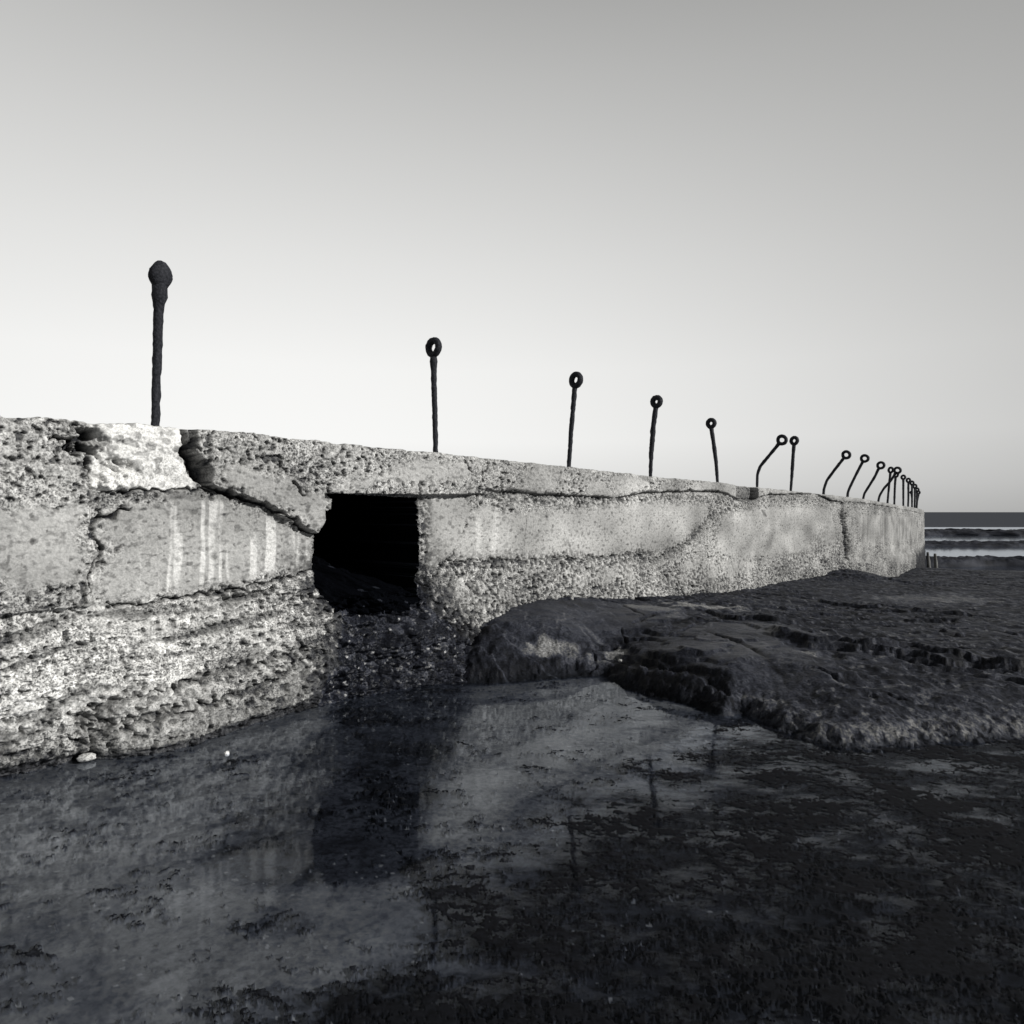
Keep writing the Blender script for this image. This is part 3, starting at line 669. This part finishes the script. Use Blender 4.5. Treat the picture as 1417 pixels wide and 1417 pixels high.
ft_ = np.where(fl > -.004, np.minimum(ft_, .006+.014*sstep(.6, 1.2, tuft)*(1-.5*opensd)), ft_)
rkm = sstep(.065, .02, psd)
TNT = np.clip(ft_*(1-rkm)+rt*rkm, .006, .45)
WTT = np.clip(.35+.4*fbm(X*1.2, Y*1.2, 3, 271)+.5*smoothlobe, 0, 1)
Vt = np.stack([X, Y, Z], -1).reshape(-1, 3)
Qt = grid_quads(ND, NA)[..., ::-1]
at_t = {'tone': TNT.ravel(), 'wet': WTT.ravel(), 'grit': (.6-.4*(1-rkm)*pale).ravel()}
fr = rock > .5; fr = fr[:-1, :-1] & fr[1:, :-1] & fr[:-1, 1:] & fr[1:, 1:]
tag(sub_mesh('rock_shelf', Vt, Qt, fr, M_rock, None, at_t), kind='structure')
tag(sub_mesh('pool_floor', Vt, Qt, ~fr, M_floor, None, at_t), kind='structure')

# still water in the rock pool
pw = [(-10, -4), (16, -4), (16, 3.2), (9, 4.6), (3.2, 6.0), (1.2, 6.5), (-.2, 6.6), (-4, 6.6), (-10, 0)]
me = bpy.data.meshes.new('pool_water'); me.from_pydata([(a_, b_, 0) for a_, b_ in pw], [], [list(range(len(pw)))]); me.materials.append(M_pool)
o_ = bpy.data.objects.new('pool_water', me); C.objects.link(o_); tag(o_, kind='structure')

# ------------------------------------------------------------------ sea, lagoon and reefs beyond the wall
SEA = -2.0
def sheet(name, x0, x1, y0, y1, z_, mat):
    me = bpy.data.meshes.new(name); me.from_pydata([(x0, y0, z_), (x1, y0, z_), (x1, y1, z_), (x0, y1, z_)], [], [(0, 1, 2, 3)]); me.materials.append(mat)
    q = bpy.data.objects.new(name, me); C.objects.link(q); tag(q, kind='structure'); return q
sheet('sea', -9000, 9000, -200, 15000, SEA-.03, M_sea)
sheet('lagoon', -60, 330, 30, 150, SEA, M_lagoon)
def reef(v_front, v_top, u0, u1, depth, label, seed):
    X0, Yf = at(u0, v_front, SEA); X1, _ = at(u1, v_front, SEA); hh = (v_front-v_top)/F*Yf*.82
    nu, nv = 420, 60
    a, b = np.meshgrid(np.linspace(0, 1, nu), np.linspace(0, 1, nv))
    x = X0+(X1-X0)*a; y = Yf+depth*b+depth*.35*fbm(x*.12, x*0, 3, seed)
    prof = np.sin(np.pi*b)**.45
    end = sstep(0, .08, a)*sstep(0, .08, 1-a)
    zz = SEA-.15+(hh+.15)*prof*end*(.86+.16*fbm(x*.12, b*2, 4, seed+1)+.14*fbm(x*1.2, b*5, 3, seed+2))
    tn_ = np.clip(.020+.02*fbm(x*.9, b*6, 3, seed+3), .008, .08)
    q = mesh_np('reef', np.stack([x, y, zz], -1).reshape(-1, 3), grid_quads(nv, nu).reshape(-1, 4), M_rock, None, {'tone': tn_.ravel(), 'wet': np.full(x.size, .2)})
    tag(q, label, 'reef', 'dark reefs in the lagoon')
reef(785, 766, 1268, 1500, 2.2, 'nearest dark rocky reef, just past the far end of the wall', 301)
reef(756, 747, 1240, 1560, 2.5, 'thin dark middle reef between two pale strips of lagoon water', 311)
reef(741, 730, 1230, 1600, 7, 'farthest and longest dark reef, under the open sea', 321)
# broken stakes by the wall's far end
def tube(pts_, rad, nseg=12, seed=0, amp=.12, fr_=40, caps=True):
    pts_ = np.array(pts_, float); n = len(pts_)
    T = np.gradient(pts_, axis=0); T /= np.linalg.norm(T, axis=1)[:, None]
    ref = np.array([.31, .17, .0]) if abs(T[0][2]) > .5 else np.array([0, 0, 1.0])
    Vv = []
    for i in range(n):
        a = np.cross(T[i], ref); a /= np.linalg.norm(a); b = np.cross(T[i], a)
        th = np.linspace(0, 2*math.pi, nseg, endpoint=False)
        rrr = rad[i]*(1+amp*fbm(np.cos(th)*1.2+seed*3.1+pts_[i, 2]*fr_*.6, np.sin(th)*1.2+pts_[i, 2]*fr_+pts_[i, 0]*fr_*.4, 3, 400+seed))
        Vv.append(pts_[i]+np.outer(np.cos(th)*rrr, a)+np.outer(np.sin(th)*rrr, b))
    Vv = np.concatenate(Vv); Qq = []
    for i in range(n-1):
        for j in range(nseg):
            k = (j+1) % nseg; Qq.append((i*nseg+j, i*nseg+k, (i+1)*nseg+k, (i+1)*nseg+j))
    if caps:
        c0 = len(Vv); Vv = np.vstack([Vv, pts_[0], pts_[-1]])
        for j in range(0, nseg, 2):
            k, k2 = (j+1) % nseg, (j+2) % nseg
            Qq.append((c0, k2, k, j)); Qq.append((c0+1, (n-1)*nseg+j, (n-1)*nseg+k, (n-1)*nseg+k2))
    return Vv, np.array(Qq)
for (u, v0, v1, lb) in ((1284.5, 787, 764, 'short broken stake nearest the far end of the wall'), (1294.5, 786, 766, 'short thick stake standing apart beside the nearest reef')):
    d = 34.0; x0 = (u-CX)/F*d; zb_ = EYE-(v0-CX)/F*d; zt_ = EYE-(v1-CX)/F*d
    zs = np.linspace(zb_-.3, zt_, 12)
    Vv, Qq = tube([(x0+.03*math.sin(q*3), d, q) for q in zs], np.linspace(.10, .06, 12), 12, 5, .3, 3)
    tag(mesh_np('stake', Vv, Qq, M_wall, None, {'tone': np.full(len(Vv), .16), 'wet': np.zeros(len(Vv))}), lb, 'stake', 'stakes past the far end of the wall')

# ------------------------------------------------------------------ iron eye posts along the wall
# (points of the rod in the photograph from foot to just under the eye), (eye centre), eye width, eye height, rod width
posts = [
    ([(215, 592), (216, 540), (218, 480), (219.5, 430), (221, 405)], (222, 383), 28, 44, 12, 'thickest iron post at the left, its closed eye seen edge-on like a bulb'),
    ([(603, 630), (602, 580), (600.5, 530), (600, 497)], (600, 481), 20, 29, 7.5, 'upright iron post with a narrow oval eye, right of the black opening'),
    ([(787, 648), (790, 600), (793, 565), (795, 541)], (797, 526), 18.5, 24, 6.5, 'upright iron post with oval eye, leaning slightly right, third from the left'),
    ([(900, 662), (901, 630), (904, 590), (907, 567)], (908.5, 556), 17, 19, 6, 'iron post tapering at its foot above a dark stained patch of coping'),
    ([(993, 669), (991, 640), (987, 610), (984.5, 594)], (984, 586), 15, 16, 4.8, 'iron post leaning slightly to the left, the only one that does'),
    ([(1047.5, 680), (1048, 656), (1052, 645), (1063, 632), (1077, 615)], (1082, 609), 15, 15.5, 4, 'sharply bent iron post beside the broken notch in the coping'),
    ([(1094, 682), (1096, 655), (1097.5, 630), (1098.5, 617)], (1099, 610), 13.5, 14, 4, 'straight upright iron post beside the bent one at the coping notch'),
    ([(1139.5, 686), (1140, 677), (1144, 665), (1155, 650), (1166, 636)], (1171, 629.5), 13, 13, 3.4, 'bent iron post standing alone, leftmost of the far leaning group'),
    ([(1172.5, 689), (1173.5, 680), (1179, 668), (1187, 652), (1193, 640.5)], (1196.5, 634.5), 12.5, 12.5, 3.2, 'leaning iron post, second of the far leaning group'),
    ([(1194, 692), (1196, 683), (1203, 672), (1211, 659), (1215, 650)], (1218.8, 644), 11.5, 12, 3.0, 'leaning iron post, third of the far leaning group'),
    ([(1215, 695), (1217, 686), (1223, 676), (1232, 666), (1238, 657)], (1241.8, 651), 11, 11, 2.8, 'most strongly leaning iron post, its eye crossing over two straight posts'),
    ([(1228, 697), (1229.5, 680), (1231, 665), (1232, 656)], (1232.6, 650.5), 9.5, 10, 2.6, 'straight iron post just behind the strongly leaning one'),
    ([(1237.5, 699), (1238, 680), (1238.5, 670), (1239.2, 662)], (1240, 657), 8.5, 9, 2.5, 'straight iron post whose eye hides under the leaning one'),
    ([(1250, 701), (1250, 685), (1250, 672), (1250, 665)], (1250, 660.5), 8.5, 8, 2.4, 'slim upright iron post standing clear, first of the far end row'),
    ([(1256.5, 702), (1257, 690), (1257, 675), (1257, 669)], (1257, 664.8), 8, 8, 2.3, 'slim upright iron post, second of the far end row'),
    ([(1262, 703), (1262, 690), (1262, 680), (1262, 672.5)], (1262, 668.5), 7.5, 7.5, 2.2, 'slim upright iron post, third of the far end row'),
    ([(1265.5, 703.5), (1266, 690), (1266, 682), (1266, 677)], (1266, 673), 7.5, 7.5, 2.2, 'slim upright iron post, fourth of the far end row'),
    ([(1268.5, 704), (1269, 695), (1269, 685), (1269.2, 681.5)], (1269.2, 677.8), 7, 7, 2.2, 'slim upright iron post, fifth of the far end row'),
    ([(1268, 704.5), (1268.5, 698), (1270, 689), (1271, 685)], (1271, 681.5), 6.5, 6.5, 2.1, 'farthest iron post, last at the end of the wall'),
    ([(1262, 703.5), (1262, 698), (1262, 690), (1261.3, 685)], (1261, 681.5), 5, 5, 1.9, 'shortest iron post with the lowest eye, left in the far end row'),
]
for k, (rodpx, eye, ew, eh, rw, lb) in enumerate(posts):
    u0, v0 = rodpx[0]; r0 = (u0-CX)/F
    i = np.argmin(np.abs((px_-nx_*INSET)/(py_-ny_*INSET)-r0)) if k < 18 else np.argmin(np.abs(sp-(W0(1280, 700)[0]-.3)))
    if k == 18: i = len(sp)-40
    if k == 19: i = np.argmin(np.abs(sp-(S_END-1.5)))
    by = py_[i]-ny_[i]*INSET; bx = r0*by; nrm = np.array([nx_[i], ny_[i]])
    def onp(u, v):          # point on the vertical plane through the base that faces out from the wall
        r = (u-CX)/F; t_ = (r*by-bx)/(nrm[0]-r*nrm[1]); Yq = by+t_*nrm[1]
        return np.array([bx+t_*nrm[0], Yq, EYE-(v-CX)/F*Yq])
    P0 = [onp(*q) for q in rodpx]; E = onp(*eye); foot_z = min(P0[0][2]-.12, float(ztop(sp[i]))-.06)
    base = np.array([P0[0][0], P0[0][1], foot_z])
    keys = [base]+P0; Pk = np.array(keys)
    cumk = np.r_[0, np.cumsum(np.linalg.norm(np.diff(Pk, axis=0), axis=1))]
    nn = 46 if k < 8 else 24
    u_ = np.linspace(0, cumk[-1], nn)
    kp = np.stack([np.interp(u_, cumk, Pk[:, c]) for c in range(3)], -1)
    for _ in range(3 if k < 8 else 1): kp[1:-1] = (kp[:-2]+kp[1:-1]*2+kp[2:])/4
    dd = E[1]; rad = rw/2*dd/F
    up = E-P0[-1]; up /= np.linalg.norm(up)
    halfh = eh/2*dd/F
    kp = np.vstack([kp, (E-up*halfh*(.80 if k else .30))[None]])
    tt_ = np.linspace(0, 1, len(kp))
    rads = rad*(1.12 if k > 6 else 1.0)*(1.0+.18*(tt_-.5)*2*.6)*(1+.10*fbm(tt_*8+k*3.3, tt_*0, 2, 500))
    if k == 3: rads *= .75+.35*sstep(0, .5, tt_)
    if k in (4, 5, 6): rads *= .85+.25*sstep(0, .6, tt_)
    if k == 0: rads *= 1+.55*sstep(.86, .96, tt_)
    if k == 1: rads *= 1+.3*np.exp(-((tt_-.95)/.04)**2)
    root = empty('iron_eye_post', tuple(base)); tag(root, lb, 'post', 'iron eye posts along the top of the sea wall')
    Vv, Qq = tube(kp, rads, 14 if k < 8 else 10, k, .16 if k < 4 else .10 if k < 8 else .08, 18)
    mesh_np('rod', Vv, Qq, M_iron, root)
    # the eye: a forged loop whose hole looks along the wall
    out3 = np.array([nrm[0], nrm[1], 0]); along = np.array([-nrm[1], nrm[0], 0])
    side = np.cross(up, along); side /= np.linalg.norm(side)
    view = E.copy(); view[2] -= EYE; view /= np.linalg.norm(view)
    tr = rad*(1.22 if k < 5 else 1.2) if k else .030
    fore = max(.30, abs(side[0]-view[0]/view[1]*side[1]))
    foreside = max(.02, (ew/2*dd/F))
    wr = min(foreside/fore-tr, halfh*1.05-tr) if k else .014
    wr = max(wr, tr*1.05 if k else .018)
    hr_ = halfh-tr
    th = np.linspace(0, 2*math.pi, 33 if k < 8 else 21)[:-1]
    ring = np.array([E+side*math.cos(a)*wr*(1-.12*(math.sin(a) < 0)*abs(math.sin(a)))+up*math.sin(a)*hr_ for a in th]); nR = len(ring); nS = 12
    Vv = []; Tn = (np.roll(ring, -1, 0)-np.roll(ring, 1, 0)); Tn /= np.linalg.norm(Tn, axis=1)[:, None]
    for i_ in range(nR):
        b_ = np.cross(Tn[i_], along); b_ /= np.linalg.norm(b_)
        ph = np.linspace(0, 2*math.pi, nS, endpoint=False)
        lump = tr*(1+.22*fbm(np.cos(ph)*1.3+math.cos(th[i_])*3+k*5, np.sin(ph)*1.3+math.sin(th[i_])*3, 3, 520)*(.45 if k else .22))
        Vv.append(ring[i_]+np.outer(np.cos(ph)*lump, along*(1.1 if k else 1.15+1.0*math.cos(th[i_])**2+.15*math.sin(th[i_])))+np.outer(np.sin(ph)*lump, b_))
    Vv = np.concatenate(Vv)
    Qq = np.array([(i_*nS+j, i_*nS+(j+1) % nS, ((i_+1) % nR)*nS+(j+1) % nS, ((i_+1) % nR)*nS+j) for i_ in range(nR) for j in range(nS)])
    mesh_np('eye', Vv, Qq, M_iron, root)

# ------------------------------------------------------------------ loose stones at the foot of the wall
def stone(u, v, z_, sx_, sy_, sz_, tone_, lb, seed, rot=0):
    X_, Y_ = at(u, v, z_); nu, nv = 28, 18
    a, b = np.meshgrid(np.linspace(0, 2*math.pi, nu), np.linspace(0, math.pi, nv))
    x = np.cos(a)*np.sin(b); y = np.sin(a)*np.sin(b); zz = np.cos(b)
    r = 1+.22*fbm(x*1.3+seed+zz, y*1.3+zz*.8, 3, seed)
    r[:, -1] = r[:, 0]
    x, y, zz = x*r*sx_, y*r*sy_, zz*r*sz_
    c, s_ = math.cos(rot), math.sin(rot)
    Vv = np.stack([X_+x*c-y*s_, Y_+x*s_+y*c, z_+zz], -1).reshape(-1, 3)
    q = mesh_np('stone', Vv, grid_quads(nv, nu).reshape(-1, 4)[:, ::-1], M_wall, None, {'tone': np.full(len(Vv), tone_), 'wet': np.full(len(Vv), .3)})
    tag(q, lb, 'stone', 'loose stones at the foot of the wall')
stone(120, 1048, .02, .045, .03, .02, .5, 'flat pale stone at the left foot of the wall by the water', 601, .3)
stone(314, 1043, .0, .014, .013, .014, .7, 'small white pebble lying in the shallow water near the wall', 602)
stone(312, 994, .03, .016, .014, .016, .75, 'round white pebble lodged low in the layered footing', 603)
stone(124, 1022, .05, .016, .013, .016, .7, 'small round pebble in the crevice at far left of the footing', 604)
stone(858, 914, .10, .016, .014, .012, .4, 'small pale pebble on the dark rock between the slabs', 605)
stone(806, 869, .26, .02, .012, .010, .3, 'little angular chip lying on the smooth rock slab', 606)
